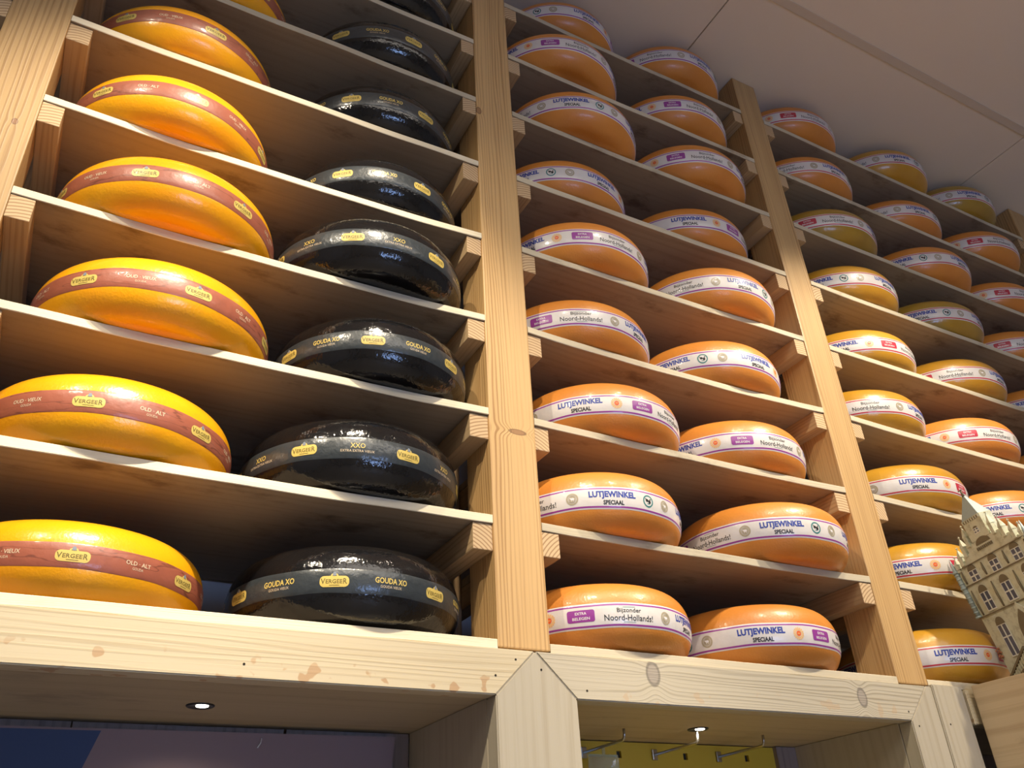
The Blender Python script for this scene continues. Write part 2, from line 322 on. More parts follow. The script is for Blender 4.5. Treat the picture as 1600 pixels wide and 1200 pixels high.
# ---------------------------------------------------------------- rack uprights with their battens
def rack_upright(i, label):
    x0, x1 = POSTX[i]; r = empty('rack_upright', ((x0+x1)/2, .045, -.012), label=label, cat='rack post', group='wooden uprights of the cheese rack')
    ox, oy, oz = r.location
    def part(n, a0, a1, b0, b1, c0, c1, m, bev, end=None):
        return box(n, a0-ox, a1-ox, b0-oy, b1-oy, c0-oz, c1-oz, m, r, bev, end)
    part('front_post', x0, x1, 0, .09, -.012, CEIL-.002, {1: 'post_left', 2: 'post_knot'}.get(i, 'post'), .0025)
    part('rear_post', x0, x1, .31, .40, -.012, CEIL-.002, 'post_dark', .0025)
    for side, b in ((-1, i-1), (1, i)):
        if i == 0 and side == -1 or i == 4 and side == 1: continue
        for k in range(1, 9):
            jit = random.uniform(-.003, .003); top = k*H-.0155
            a0, a1 = (x0-.033+jit, x0-.0002) if side < 0 else (x1+.0002, x1+.033+jit)
            part('batten', a0, a1, .0015+abs(jit), .40, top-.043+jit, top, 'batten', .0015, 'end')
    return r
rack_upright(0, 'pine upright at the far left end of the cheese rack')
rack_upright(1, 'leftmost pine upright in the photo, beside the yellow cheese wheels')
rack_upright(2, 'pine upright between the black wheels and the orange wheels')
rack_upright(3, 'pine upright between the middle bay and the wide right bay')
rack_upright(4, 'pine upright at the right end of the rack, against the ceiling')

# ---------------------------------------------------------------- shelf boards
def shelf(b, k, xl, xr, sagv, label):
    L = xr-xl; bm = bmesh.new(); n = 24; rows = []
    rs = random.Random(b*31+k); ph = rs.uniform(0, 6)
    for i in range(n+1):
        t = i/n; x = -L/2+L*t; z = -sagv*(1-(2*t-1)**2); e = .0012*math.sin(t*17+ph)*math.sin(t*5+ph*2)
        y0 = e*.6-.0
        th = .0148+e*.5
        rows.append([bm.verts.new(p) for p in ((x, y0+.001, z), (x, y0, z-.001), (x, y0, z-th+.001), (x, y0+.001, z-th), (x, DEPTH, z-th), (x, DEPTH, z))])
    for i in range(n):
        for j in range(6):
            bm.faces.new((rows[i][j], rows[i+1][j], rows[i+1][(j+1) % 6], rows[i][(j+1) % 6]))
    bm.faces.new(rows[0]); bm.faces.new(rows[-1][::-1]); bm.faces.ensure_lookup_table()
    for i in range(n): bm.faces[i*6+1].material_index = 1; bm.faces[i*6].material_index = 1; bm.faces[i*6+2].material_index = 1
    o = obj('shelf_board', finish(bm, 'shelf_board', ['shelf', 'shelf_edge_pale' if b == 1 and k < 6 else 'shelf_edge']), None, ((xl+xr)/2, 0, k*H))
    tag(o, label, 'shelf', {0: 'shelf boards', 1: 'shelf boards of the left bay', 2: 'shelf boards of the middle bay', 3: 'shelf boards of the right bay'}[b])
    return o
for b in (1, 2, 3):
    xl, xr = BAYX[b]
    for k in range(9):
        where = {1: 'under yellow and black wheels', 2: 'under orange wheels', 3: 'under orange and golden wheels'}[b]
        shelf(b, k, xl+.0003, xr-.0003, SAG[b].get(k, 0), f'pine shelf board {where}, {ORD[k]}'+(' ' if k == 0 else ' up ')+f'in the {BAYN[b]}')
for k in (5,): shelf(0, k, -1.0347, -.2573, .002, ['thin pine shelf end left of the leftmost upright', 'upper shelf board left of the leftmost upright, outside the picture'][k-5])

# ---------------------------------------------------------------- cheese wheels
R0 = .178; H0 = .117
def prof(t, R, Hh):                                          # t -1..1 over the height
    b = .42*Hh; return R-b+b*max(0, 1-abs(t)**2.2)**(1/2.2)
def lathe_mesh(name, mat, R, Hh, seg=112):
    bm = bmesh.new(); ts = [math.sin(PI/2*(-1+2*i/30)) for i in range(31)]
    pts = [(prof(t, R, Hh), (t+1)*Hh/2) for t in ts]
    rb = pts[0][0]
    pts = [(rb*.35, 0)]+pts+[(rb*.8, Hh+.0016), (rb*.4, Hh+.0022)]
    rings = [[bm.verts.new((r*math.cos(2*PI*k/seg), r*math.sin(2*PI*k/seg), z)) for k in range(seg)] for r, z in pts]
    for i in range(len(rings)-1):
        for k in range(seg): bm.faces.new((rings[i][k], rings[i][(k+1) % seg], rings[i+1][(k+1) % seg], rings[i+1][k]))
    bm.faces.new(rings[0][::-1]); bm.faces.new(rings[-1])
    return finish(bm, name, mat, True)
def surf(s, t, zc, off, R=R0, Hh=H0):
    z = zc+t; r = prof(2*z/Hh-1, R, Hh)+off; a = s/R
    return (r*math.cos(a), r*math.sin(a), z)
def band_mesh(name, mats, rows, zc, seg=160, R=R0):
    """rows: list of (t, material index of the strip above)"""
    bm = bmesh.new(); rings = []; rs = random.Random(len(name))
    ph = [rs.uniform(0, 6) for _ in range(4)]
    for j, (t, mi) in enumerate(rows):
        edge = j in (0, len(rows)-1); ring = []
        for k in range(seg):
            a = 2*PI*k/seg; wob = .0004*math.sin(3*a+ph[0])+.00035*math.sin(11*a+ph[1])
            ring.append(bm.verts.new(surf(a*R, t+wob, zc, .00005 if edge else .00045)))
        rings.append(ring)
    for j in range(len(rows)-1):
        for k in range(seg):
            f = bm.faces.new((rings[j][k], rings[j][(k+1) % seg], rings[j+1][(k+1) % seg], rings[j+1][k])); f.material_index = rows[j][1]
    return finish(bm, name, mats, True)
_tc = {}
def text2d(s, bold=0.0):
    """flat polygons of a word, normalised: x -.5...5, y -.5...5 of its own box"""
    if (s, bold) in _tc: return _tc[(s, bold)]
    cu = bpy.data.curves.new('t', 'FONT'); cu.body = s; cu.resolution_u = 2; cu.offset = bold; cu.size = 1
    o = bpy.data.objects.new('t', cu); C.objects.link(o); bpy.context.view_layer.update()
    ev = o.evaluated_get(bpy.context.evaluated_depsgraph_get()); me = ev.to_mesh()
    vs = [(v.co.x, v.co.y) for v in me.vertices]; fs = [tuple(p.vertices) for p in me.polygons]; ev.to_mesh_clear()
    bpy.data.objects.remove(o); bpy.data.curves.remove(cu)
    x0 = min(v[0] for v in vs); x1 = max(v[0] for v in vs); y0 = min(v[1] for v in vs); y1 = max(v[1] for v in vs)
    r = ([((x-x0)/(x1-x0)-.5, (y-y0)/(y1-y0)-.5) for x, y in vs], fs); _tc[(s, bold)] = r; return r
class Ink:
    def __init__(s): s.items = []                            # (material, layer, verts, faces)
    def text(s, word, cx, cy, w, h, mat, layer=1, bold=.012):
        v, f = text2d(word, bold); s.items.append((mat, layer, [(cx+x*w, cy+y*h) for x, y in v], f))
    def disc(s, cx, cy, r, mat, layer=1, n=20, ry=None):
        ry = ry or r; v = [(cx, cy)]+[(cx+r*math.cos(2*PI*k/n), cy+ry*math.sin(2*PI*k/n)) for k in range(n)]
        s.items.append((mat, layer, v, [(0, 1+k, 1+(k+1) % n) for k in range(n)]))
    def ring(s, cx, cy, r0, r1, mat, layer=1, n=24):
        v = [(cx+r*math.cos(2*PI*k/n), cy+r*math.sin(2*PI*k/n)) for r in (r0, r1) for k in range(n)]
        s.items.append((mat, layer, v, [(k, (k+1) % n, n+(k+1) % n, n+k) for k in range(n)]))
    def pill(s, cx, cy, w, h, r, mat, layer=1, n=22):
        v = []; m = 6
        for i in range(n+1):
            x = -w/2*math.cos(PI*i/n); d = max(0, abs(x)-(w/2-r)); hh = h/2-r+math.sqrt(max(0, r*r-d*d)); v += [(cx+x, cy-hh+2*hh*j/m) for j in range(m+1)]
        s.items.append((mat, layer, v, [((m+1)*i+j, (m+1)*(i+1)+j, (m+1)*(i+1)+j+1, (m+1)*i+j+1) for i in range(n) for j in range(m)]))
    def bar(s, cx, cy, w, h, mat, layer=1): s.pill(cx, cy, w, h, .00001, mat, layer, 8)
    def mesh(s, base, zc):
        base = band_mesh(*base); bm = bmesh.new(); bm.from_mesh(base); mats = [m.name for m in base.materials]; key = {M[k].name: k for k in M if M[k]}; mats = [key[m] for m in mats]
        for mat, layer, v, f in s.items:
            if mat not in mats: mats.append(mat)
            vv = [bm.verts.new(surf(x, y, zc, .0005+.00018*layer)) for x, y in v]
            for q in f:
                try: bm.faces.new([vv[i] for i in q]).material_index = mats.index(mat)
                except ValueError: pass
        me = bpy.data.meshes.new('label_band'); bm.to_mesh(me); bm.free(); bpy.data.meshes.remove(base)
        for m in mats: me.materials.append(M[m])
        return me
def el_lut(k, s):
    k.text('LUTJEWINKEL', s, .0040, .086, .0150, 'ink_blue', bold=.045); k.text('SPECIAAL', s+.001, -.0092, .038, .0080, 'ink_black', bold=.035)
def el_sun(k, s, c):
    for i in range(16):
        a = 2*PI*i/16; k.disc(s+.0098*math.cos(a), .0098*math.sin(a), .0017, 'ink_pale_sun', n=6)
    k.ring(s, 0, .0058, .0082, 'ink_pale_sun'); k.disc(s, 0, .0048, 'ink_sun', n=14); k.bar(s, 0, .005, .0012, 'ink_pale_sun', 2)
def el_pill(k, s, ink):
    k.pill(s, 0, .046, .0195, .0035, ink); k.text('EXTRA', s, .0042, .019, .0046, 'ink_white', 2, .02); k.text('BELEGEN', s, -.0040, .029, .0046, 'ink_white', 2, .02)
def el_bij(k, s):
    k.text('Bijzonder', s, .0062, .043, .0095, 'ink_black', bold=.006); k.text('Noord-Hollands!', s, -.0048, .087, .0098, 'ink_black', bold=.006)
    k.bar(s, .0125, .022, .0006, 'ink_teal'); k.bar(s, -.0118, .022, .0006, 'ink_teal')
def el_seal(k, s):
    k.ring(s, 0, .0078, .0108, 'ink_tan'); k.ring(s, 0, .0062, .0070, 'ink_tan'); k.disc(s, 0, .0058, 'ink_tan', n=14); k.disc(s+.0004, .0002, .0036, 'ink_white', 2, 10, .0022)
    k.disc(s-.0032, .0016, .0012, 'ink_white', 2, 8); k.bar(s-.0015, -.0025, .0009, .003, 'ink_white', 2); k.bar(s+.0022, -.0025, .0009, .003, 'ink_white', 2)
def el_cow(k, s):
    k.ring(s, 0, .0088, .0112, 'ink_teal'); k.disc(s-.0025, .001, .0032, 'ink_black', n=10, ry=.0028); k.disc(s+.003, -.0012, .0028, 'ink_black', n=9, ry=.0036)
    k.disc(s+.0048, .0036, .0014, 'ink_black', n=7); k.disc(s-.0052, .0040, .0012, 'ink_black', n=7); k.bar(s, -.0048, .006, .0009, 'ink_teal')
def el_crest(k, s, ink='ink_gold', txt='ink_olive'):
    k.pill(s, -.0015, .040, .0150, .0062, ink); k.disc(s, .0062, .0052, ink, n=14, ry=.0036); k.text('V', s-.0155, -.0010, .0062, .0074, txt, 2, .012); k.text('ERGEE', s-.0005, -.0014, .0225, .0056, txt, 2, .012); k.text('R', s+.0145, -.0010, .0052, .0074, txt, 2, .012)
    k.bar(s, -.0066, .014, .0006, txt, 2); k.disc(s, .0088, .0024, 'ink_grey', 3, 10, .0030); k.bar(s, .0068, .006, .0009, 'ink_grey', 3)
def print_L(ink):
    k = Ink()
    for b in (0, .553):
        el_lut(k, b); el_sun(k, b+.07, ink); el_pill(k, b+.125, ink); el_bij(k, b+.207); el_seal(k, b+.28); el_lut(k, b+.352); el_cow(k, b+.422); el_seal(k, b+.465)
    return k.mesh(('label_band', ['band_white', ink], rowsL(), .052), .052)
def print_V():
    k = Ink(); P = 2*PI*R0/7
    for i in range(7):
        s = i*P
        k.text(['OUD · VIEUX', 'OLD · ALT'][i % 2], s, .0022, [.040, .034][i % 2], .0058, 'ink_cream', bold=.01); k.text('GOUDA', s, -.0050, .015, .0036, 'ink_cream', bold=.0)
        el_crest(k, s+P/2)
    return k.mesh(('label_band', ['band_rose'], rowsP(.0165), .055), .055)
def print_K(kind):
    k = Ink(); P = 2*PI*R0/7
    for i in range(7):
        s = i*P; el_crest(k, s)
        if kind == 'XXO': k.text('XXO', s+P/2, .0028, .022, .0078, 'ink_gold', bold=.01); k.text('EXTRA EXTRA VIEUX', s+P/2, -.0055, .050, .0036, 'ink_cream', bold=.0)
        else: k.text('GOUDA XO', s+P/2, .0028, .048, .0082, 'ink_gold', bold=.02); k.text(['GOUDA VIEUX', 'EXTRA OLD'][i % 2], s+P/2, -.0055, .032, .0036, 'ink_cream', bold=.0)
    return k.mesh(('label_band', ['band_slate'], rowsP(.0165), .053), .053)
rowsL = lambda: [(-.0205, 0), (-.0183, 1), (-.0152, 0), (-.008, 0), (.0, 0), (.008, 0), (.0148, 1), (.0176, 0), (.0200, 0)]
rowsP = lambda h: [(-h, 0), (-h*.9, 0), (-h*.4, 0), (0, 0), (h*.4, 0), (h*.9, 0), (h, 0)]
PM = {'purple': print_L('ink_purple'), 'red': print_L('ink_red'), 'rose': print_V(), 'GX': print_K('GX'), 'XXO': print_K('XXO')}
RM = {k: lathe_mesh('rind', 'rind_'+k, R0, H0) for k in ('yellow', 'black', 'orange', 'gold', 'olive')}
# column, shelf, centre x, radius, height, overhang past the shelf front, turn of the printed band
CHEESES = [
    ('Y', 0, 0.028, 0.177, 0.111, 0.004, -2.067), ('Y', 1, 0.036, 0.178, 0.116, 0.036, -2.243), ('Y', 2, 0.066, 0.18, 0.117, 0.057, -3.595), ('Y', 3, 0.056, 0.178, 0.117, 0.063, -2.35),
    ('Y', 4, 0.032, 0.174, 0.116, 0.05, -2.819), ('Y', 5, 0.024, 0.178, 0.115, 0.034, -3.621), ('Y', 6, 0.041, 0.178, 0.115, 0.03, -1.5), ('K', 0, 0.418, 0.18, 0.121, 0.029, -1.968),
    ('K', 1, 0.411, 0.18, 0.123, 0.046, -2.282), ('K', 2, 0.433, 0.173, 0.122, 0.05, -1.879), ("K", 3, 0.416, 0.179, 0.124, 0.066, -2.044), ('K', 4, 0.429, 0.177, 0.121, 0.024, -2.205),
    ('K', 5, 0.427, 0.178, 0.122, 0.025, -2.154), ('K', 6, 0.428, 0.178, 0.122, 0.034, -2.367), ('K', 7, 0.428, 0.177, 0.122, 0.041, -1.5), ('A', 0, 0.88, 0.175, 0.116, 0.029, -2.96),
    ('A', 1, 0.88, 0.176, 0.117, 0.048, -3.867), ('A', 2, 0.918, 0.176, 0.116, 0.043, -2.282), ('A', 3, 0.882, 0.176, 0.115, 0.033, -3.122), ('A', 4, 0.902, 0.176, 0.116, 0.048, -2.685),
    ('A', 5, 0.884, 0.176, 0.115, 0.024, -4.49), ('A', 6, 0.913, 0.177, 0.116, 0.068, -4.006), ('A', 7, 0.884, 0.177, 0.116, 0.065, -2.781), ('A', 8, 0.926, 0.176, 0.115, 0.031, -1.5),
    ('B', 0, 1.244, 0.178, 0.118, 0.029, -2.142), ('B', 1, 1.297, 0.178, 0.121, 0.065, -4.033), ('B', 2, 1.274, 0.178, 0.118, 0.032, -2.759), ('B', 3, 1.251, 0.178, 0.118, 0.036, -4.618),
    ('B', 4, 1.278, 0.178, 0.119, 0.05, -3.632), ('B', 5, 1.263, 0.178, 0.118, 0.027, -2.07), ('B', 6, 1.279, 0.178, 0.119, 0.057, -2.965), ('B', 7, 1.272, 0.178, 0.118, 0.044, -2.771),
    ('B', 8, 1.281, 0.178, 0.119, 0.051, -3.4), ('R', 0, 1.755, 0.185, 0.118, 0.031, -2.044), ('R', 1, 1.791, 0.185, 0.118, 0.029, -2.478), ('R', 2, 1.814, 0.185, 0.118, 0.033, -2.053),
    ('R', 3, 1.758, 0.185, 0.118, 0.023, -3.278), ('R', 4, 1.815, 0.185, 0.117, 0.019, -2.444), ('R', 5, 1.809, 0.185, 0.118, 0.036, -4.549), ('R', 6, 1.797, 0.185, 0.118, 0.04, -3.12),
    ('R', 7, 1.772, 0.185, 0.118, 0.036, -3.531), ('R', 8, 1.762, 0.185, 0.118, 0.044, -2.821), ('S', 2, 2.19, 0.185, 0.118, 0.031, -4.384), ('S', 3, 2.127, 0.185, 0.118, 0.032, -2.894),
    ('S', 4, 2.185, 0.185, 0.118, 0.03, -3.367), ('S', 5, 2.181, 0.185, 0.118, 0.034, -4.38), ('S', 6, 2.205, 0.185, 0.119, 0.05, -4.577), ('S', 7, 2.183, 0.185, 0.118, 0.032, -3.734),
    ('S', 8, 2.18, 0.185, 0.119, 0.053, -3.872), ('T', 3, 2.58, 0.185, 0.118, 0.03, -1.5), ('T', 4, 2.58, 0.185, 0.118, 0.03, -1.5), ('T', 5, 2.554, 0.185, 0.118, 0.032, -3.097),
    ('T', 6, 2.578, 0.185, 0.118, 0.033, -2.826), ('T', 7, 2.564, 0.185, 0.119, 0.048, -2.954), ('T', 8, 2.547, 0.185, 0.119, 0.046, -3.873),
]
COLW = {'Y': 1, 'K': 1, 'A': 2, 'B': 2, 'R': 3, 'S': 3, 'T': 3}
POSN = {'Y': 'left', 'K': 'right', 'A': 'left', 'B': 'right', 'R': 'left', 'S': 'centre', 'T': 'right'}
def wheel_look(col, k):
    if col == 'Y': return 'yellow', 'rose', 'rose', 'glossy yellow cheese wheel with rose band', 'yellow wheels with rose bands'
    if col == 'K': return 'black', 'slate', 'XXO' if k in (1, 3) else 'GX', 'black waxed cheese wheel with slate band', 'black wheels with slate bands'
    if col in 'AB': return 'orange', 'purple', 'purple', 'orange cheese wheel with purple-lined band', 'orange wheels with purple-lined bands'
    r = {('R', 0): 'gold', ('R', 1): 'gold', ('R', 2): 'gold', ('R', 3): 'gold', ('R', 4): 'gold', ('R', 5): 'gold', ('R', 6): 'olive', ('S', 5): 'olive', ('S', 8): 'gold', ('T', 8): 'olive', ('S', 4): 'gold'}.get((col, k), 'orange')
    return r, 'red', 'red', {'gold': 'golden', 'olive': 'olive-yellow', 'orange': 'orange'}[r]+' cheese wheel with red-lined band', 'wheels with red-lined bands'
first = {}
for (col, k, cx, R, Hh, ov, ang) in CHEESES:
    rind, band, pr, look, grp = wheel_look(col, k); b = COLW[col]
    key = (rind, band, pr)
    if key not in first:
        r = obj('cheese_wheel', RM[rind]); bd = obj('label_band', PM[pr], r); first[key] = (r, bd)
    else:
        r0, b0 = first[key]
        r = r0.copy(); C.objects.link(r); bd = b0.copy(); C.objects.link(bd); bd.parent = r
    r.location = (cx, R-ov, k*H-sagz(b, k, cx)+.0004); r.rotation_euler = (0, 0, ang); r.scale = (R/R0, R/R0, Hh/H0)
    sh = 'bottom shelf' if k == 0 else f'{ORD[k]} shelf up'
    lab = f'{look}, {POSN[col]} on {sh}, {BAYN[b]}'
    tag(r, lab, 'cheese', grp)

# ---------------------------------------------------------------- beams, stiles and niches below the rack
def prism_thing(name, poly, y0, y1, mat, label, cat, nails=(), ref=None):
    cx = sum(p[0] for p in poly)/len(poly); z0 = min(p[1] for p in poly) if ref is None else ref
    bm = bmesh.new(); add_prism(bm, [(x-cx, z-z0) for x, z in poly], y0, y1); bmesh.ops.bevel(bm, geom=bm.edges[:], offset=.0018, segments=2, affect='EDGES')
    for (x, z) in nails: add_disc(bm, (x-cx, y0-.0004, z-z0), .0017, .001, 1, 10, 'Y')
    o = obj(name, finish(bm, name, [mat, 'nail']), None, (cx, 0, z0)); tag(o, label, cat); return o
FY0, FY1, TB, BB = -.006, .026, -.0152, -.082
prism_thing('fascia_beam', [(-1.9, TB), (.669, TB), (.600, BB), (-1.9, BB)], FY0, FY1, 'beam', 'pale pine beam with chipped stains under the yellow and black wheels', 'beam', [(.655-.02, -.030), (.24, -.064), (.60, -.055)], ref=-.0486)
prism_thing('fascia_beam', [(.6695, TB), (1.548, TB), (1.480, BB), (.7385, BB)], FY0, FY1, 'beam_knots', 'greyish pine beam with two round knots under the orange wheels', 'beam', [(.757, -.068), (1.478, -.066)], ref=-.0486)
prism_thing('fascia_beam', [(1.6665, TB), (2.88, TB), (2.88, BB), (1.6665, BB)], FY0, FY1, 'beam', 'pine beam under the wide right bay, behind the cabinet', 'beam', ref=-.0486)
prism_thing('frame_stile', [(.600, -1.94), (.600, BB), (.6692, TB), (.7382, BB), (.7382, -1.94)], FY0, FY1, 'stile', 'pointed pale pine stile mitred between the two beams', 'frame post', [(.678, -.042)], ref=-.1)
prism_thing('frame_stile', [(1.4805, -1.94), (1.4805, BB), (1.5482, TB), (1.5635, TB), (1.5635, -1.94)], FY0, FY1, 'stile', 'narrow pine stile mitred to the knotty beam', 'frame post', [(1.497, -.091)], ref=-.1)
prism_thing('frame_stile', [(1.5640, -1.94), (1.5640, TB+.004), (1.652, TB+.004), (1.652, -1.94)], FY0-.003, FY1, 'stile', 'wide bright pine plank between the niche frame and the cabinet', 'frame post', [(1.585, -.085)], ref=-.1)
def plank(name, x0, x1, y0, y1, z0, z1, mat, label, cat, bev=.001): return tag(box(name, x0, x1, y0, y1, z0, z1, mat, None, bev), label, cat)
S0, S1 = -.0805, -.0625
# base boards that carry the lowest shelf boards, seen from below as niche ceilings
plank('niche_top_board', -1.9, .6195, FY1+.0005, DEPTH, S0, S1, 'soffit', 'pine board roofing the left niche, with a small downlight', 'board')
plank('niche_top_board', .7192, 1.4995, FY1+.0005, DEPTH, S0, S1, 'soffit', 'pine board roofing the yellow-backed niche, with a small downlight', 'board')
plank('niche_side_board', .600, .6195, FY1+.0005, .318, -1.94, S0-.0005, 'stile', 'pine board forming the right side of the left niche', 'board')
plank('niche_side_board', .7192, .738, FY1+.0005, .318, -1.94, S0-.0005, 'stile', 'pine board forming the left side of the yellow-backed niche', 'board')
plank('niche_side_board', 1.4805, 1.4995, FY1+.0005, .318, -1.94, S0-.0005, 'stile', 'pine board forming the right side of the yellow-backed niche', 'board')
plank('niche_top_board', 1.6, 2.88, FY1+.0005, DEPTH, S0, S1, 'soffit', 'added pine board under the wide right bay, darkening the cabinet gap', 'board')  # unseen lid, added to shut light out of the gap beside the cabinet
plank('niche_side_board', 1.632, 1.6515, FY1+.0005, .318, -1.94, S0-.0005, 'backwood', 'added board closing off the dark gap beside the cabinet', 'board')  # added light blocker, encloses the gap next to the cabinet
plank('niche_back_panel', 1.653, 2.88, .300, .318, -1.94, S0-.001, 'backwood', 'added dark board behind the cabinet, blackening the gap', 'board')  # added dark backing so the gap by the cabinet reads black
# left niche: board back wall with joints, and a big printed panel hung on it
r = empty('niche_back_panel', (-.64, .325, -1.94), label='grey-brown vertical boards closing the back of the left niche', cat='board')
for a0, a1 in ((-1.89, -.93), (-.927, -.24), (-.237, .072), (.074, .3835), (.3875, .5995)): box('back_board', a0+.64, a1+.64, -.006, .006, 0, 1.94+S0-.001, 'backwood', r, .0005)
r = empty('printed_panel', (-.2, .300, -1.2), label='large navy and mauve printed panel hung at the back of the left niche', cat='poster')
bm = bmesh.new(); add_prism(bm, [(-.8, 0), (.62, 0), (.766, 1.109), (-.8, 1.099)], -.004, .004, 0); obj('mauve_sheet', finish(bm, 'mauve_sheet', 'mauve'), r)['label'] = 'mauve printed area'
bm = bmesh.new(); add_prism(bm, [(-.79, 0.3), (.06, .3), (.312, 1.103), (-.79, 1.097)], -.0048, -.0041, 0); obj('navy_shape', finish(bm, 'navy_shape', 'navy'), r)['label'] = 'dark blue printed shape'
bm = bmesh.new(); add_tube(bm, [(.543, -.0056, 1.100), (.542, -.006, 1.093), (.538, -.0056, 1.086)], .0010, 0, 8); obj('white_mark', finish(bm, 'white_mark', 'frame'), r)['label'] = 'small white curved mark'
# yellow board with square slots
def slotted_board():
    x0, x1, z0, z1 = .7392, 1.425, -1.0, -.0825; bm = bmesh.new()
    hx = [.787+.0805*2*i for i in range(-0, 5)]; hx = [.867-.161*0+.1605*i for i in range(0, 4)]
    hz = [-.105-.08*i for i in range(0, 11)]; w2, h2 = .0055, .0062
    gx = sorted([x0, x1]+[h+s*w2 for h in hx for s in (-1, 1)]); gz = sorted([z0, z1]+[h+s*h2 for h in hz for s in (-1, 1)])
    V = {}
    def v(i, j):
        if (i, j) not in V: V[(i, j)] = bm.verts.new((gx[i]-1.08, 0, gz[j]))
        return V[(i, j)]
    for i in range(len(gx)-1):
        for j in range(len(gz)-1):
            mx, mz = (gx[i]+gx[i+1])/2, (gz[j]+gz[j+1])/2
            if any(abs(mx-h) < w2*.9 for h in hx) and any(abs(mz-h) < h2*.9 for h in hz): continue
            bm.faces.new((v(i, j), v(i+1, j), v(i+1, j+1), v(i, j+1)))
    g = bmesh.ops.extrude_face_region(bm, geom=bm.faces[:]); bmesh.ops.translate(bm, vec=(0, .006, 0), verts=[e for e in g['geom'] if isinstance(e, bmesh.types.BMVert)])
    add_box(bm, x0-1.08, x1-1.08, .0062, .008, z0, z1, 1)
    o = obj('slotted_board', finish(bm, 'slotted_board', ['yellow_board', 'dark']), None, (1.08, .3100, 0)); tag(o, 'yellow slotted display board at the back of the middle niche', 'display board')
slotted_board()
plank('niche_back_panel', 1.4252, 1.4800, .300, .318, -1.94, S0-.001, 'backwood', 'dark narrow board right of the yellow slotted board', 'board')
# hooks
def hook(x, label):
    r = empty('display_hook', (x, .309, -.104), label=label, cat='hook', group='steel hooks on the yellow board')
    bm = bmesh.new(); add_box(bm, -.006, .006, -.004, .0004, -.010, .010, 0, .0015); obj('hook_plate', finish(bm, 'hook_plate', 'metal'), r)
    bm = bmesh.new(); pts = [(0, -.003, 0), (.0, -.12, .001)]+[(0, -.128-.008*math.sin(a), .001+.008*(1-math.cos(a))) for a in (.3, .7, 1.1, 1.5)]+[(0, -.1365, .019)]
    add_tube(bm, pts, .0026, 0, 10); obj('hook_rod', finish(bm, 'hook_rod', 'metal'), r); return r
hook(.946, 'steel display hook nearest the pointed stile, with clear packets')
hook(1.110, 'middle steel display hook, below the downlight')
hook(1.271, 'rightmost steel display hook on the yellow board')
# clear packet hanging on the first hook
def glass_mat():
    m, nt, b = newmat('clear_film'); b.inputs['Base Color'].default_value = (.85, .95, .95, 1); b.inputs['Transmission Weight'].default_value = .85
    b.inputs['Roughness'].default_value = .06; b.inputs['IOR'].default_value = 1.3; return m
M['film'] = glass_mat()
r = empty('clear_packet', (.952, .255, -.101), label='crinkled clear packet hanging from the left steel hook', cat='packet')
bm = bmesh.new(); rs = random.Random(5); g = {}
for i in range(15):
    for j in range(15):
        for s in (0, 1):
            bulge = .009*math.sin(PI*i/14)*math.sin(PI*min(j+1, 14)/15)
            g[i, j, s] = bm.verts.new((-.032+.066*i/14, (-1 if s else 1)*(bulge+.0004)+rs.uniform(-.0012, .0012), -.014-.13*j/14+rs.uniform(-.001, .001)))
for s in (0, 1):
    for i in range(14):
        for j in range(14): bm.faces.new((g[i, j, s], g[i+1, j, s], g[i+1, j+1, s], g[i, j+1, s]))
obj('bag', finish(bm, 'bag', 'film', True), r)
bm = bmesh.new(); add_box(bm, -.030, .032, -.0008, .0008, -.018, -.0135, 0); add_box(bm, .0, .006, -.0006, .0006, -.014, -.0025, 0); obj('hang_tab', finish(bm, 'hang_tab', 'film'), r)
# downlights
def downlight(x, y, label, power):
    r = empty('recessed_downlight', (x, y, S0), label=label, cat='lamp', group='small downlights in the niche ceilings')
    bm = bmesh.new(); n = 32
    prof_ = [(.0195, 0), (.0195, -.0012), (.0185, -.0022), (.0165, -.0020), (.0150, -.0006)]
    rings = [[bm.verts.new((a*math.cos(2*PI*k/n), a*math.sin(2*PI*k/n), z)) for k in range(n)] for a, z in prof_]
    for i in range(len(rings)-1):
        for k in range(n): bm.faces.new((rings[i][k], rings[i][(k+1) % n], rings[i+1][(k+1) % n], rings[i+1][k]))
    bm.faces.new(rings[-1]); obj('ring', finish(bm, 'ring', 'dark', True), r)
    bm = bmesh.new(); add_disc(bm, (.002, -.003, -.0022), .0085, .0015, 0, 20); obj('lens', finish(bm, 'lens', 'lens'), r)
    spot('downlight_lamp', (x, y, S0-.006), (x, y, -1.9), power, 150, .6, (1, .86, .66), .01)
downlight(.224, .172, 'small round downlight in the ceiling of the left niche', .7)
downlight(1.108, .166, 'small round downlight above the steel hooks', 2.0)

# ---------------------------------------------------------------- cabinet at the right with its plank side
r = empty('side_cabinet', (1.95, -.36, FLOOR), label='pine cabinet standing in front of the right bay, carrying the model building', cat='cabinet')
def cp(n, x0, x1, y0, y1, z0, z1, m): return box(n, x0-1.95, x1-1.95, y0+.36, y1+.36, z0-FLOOR, z1-FLOOR, m, r, .002)
for z0, z1 in ((-.305, -.0105), (-.605, -.307), (-.905, -.607), (-1.205, -.907), (-1.505, -1.207), (-1.949, -1.507)): cp('side_plank', 1.6700, 1.690, -.70, -.018, z0, z1, 'cabinet')
cp('side_panel', 2.28, 2.30, -.70, -.018, -1.949, -.0105, 'cabinet'); cp('front_panel', 1.691, 2.279, -.70, -.68, -1.949, -.0105, 'cabinet')
cp('top_board', 1.691, 2.279, -.679, -.018, -.031, -.0110, 'cabinet')

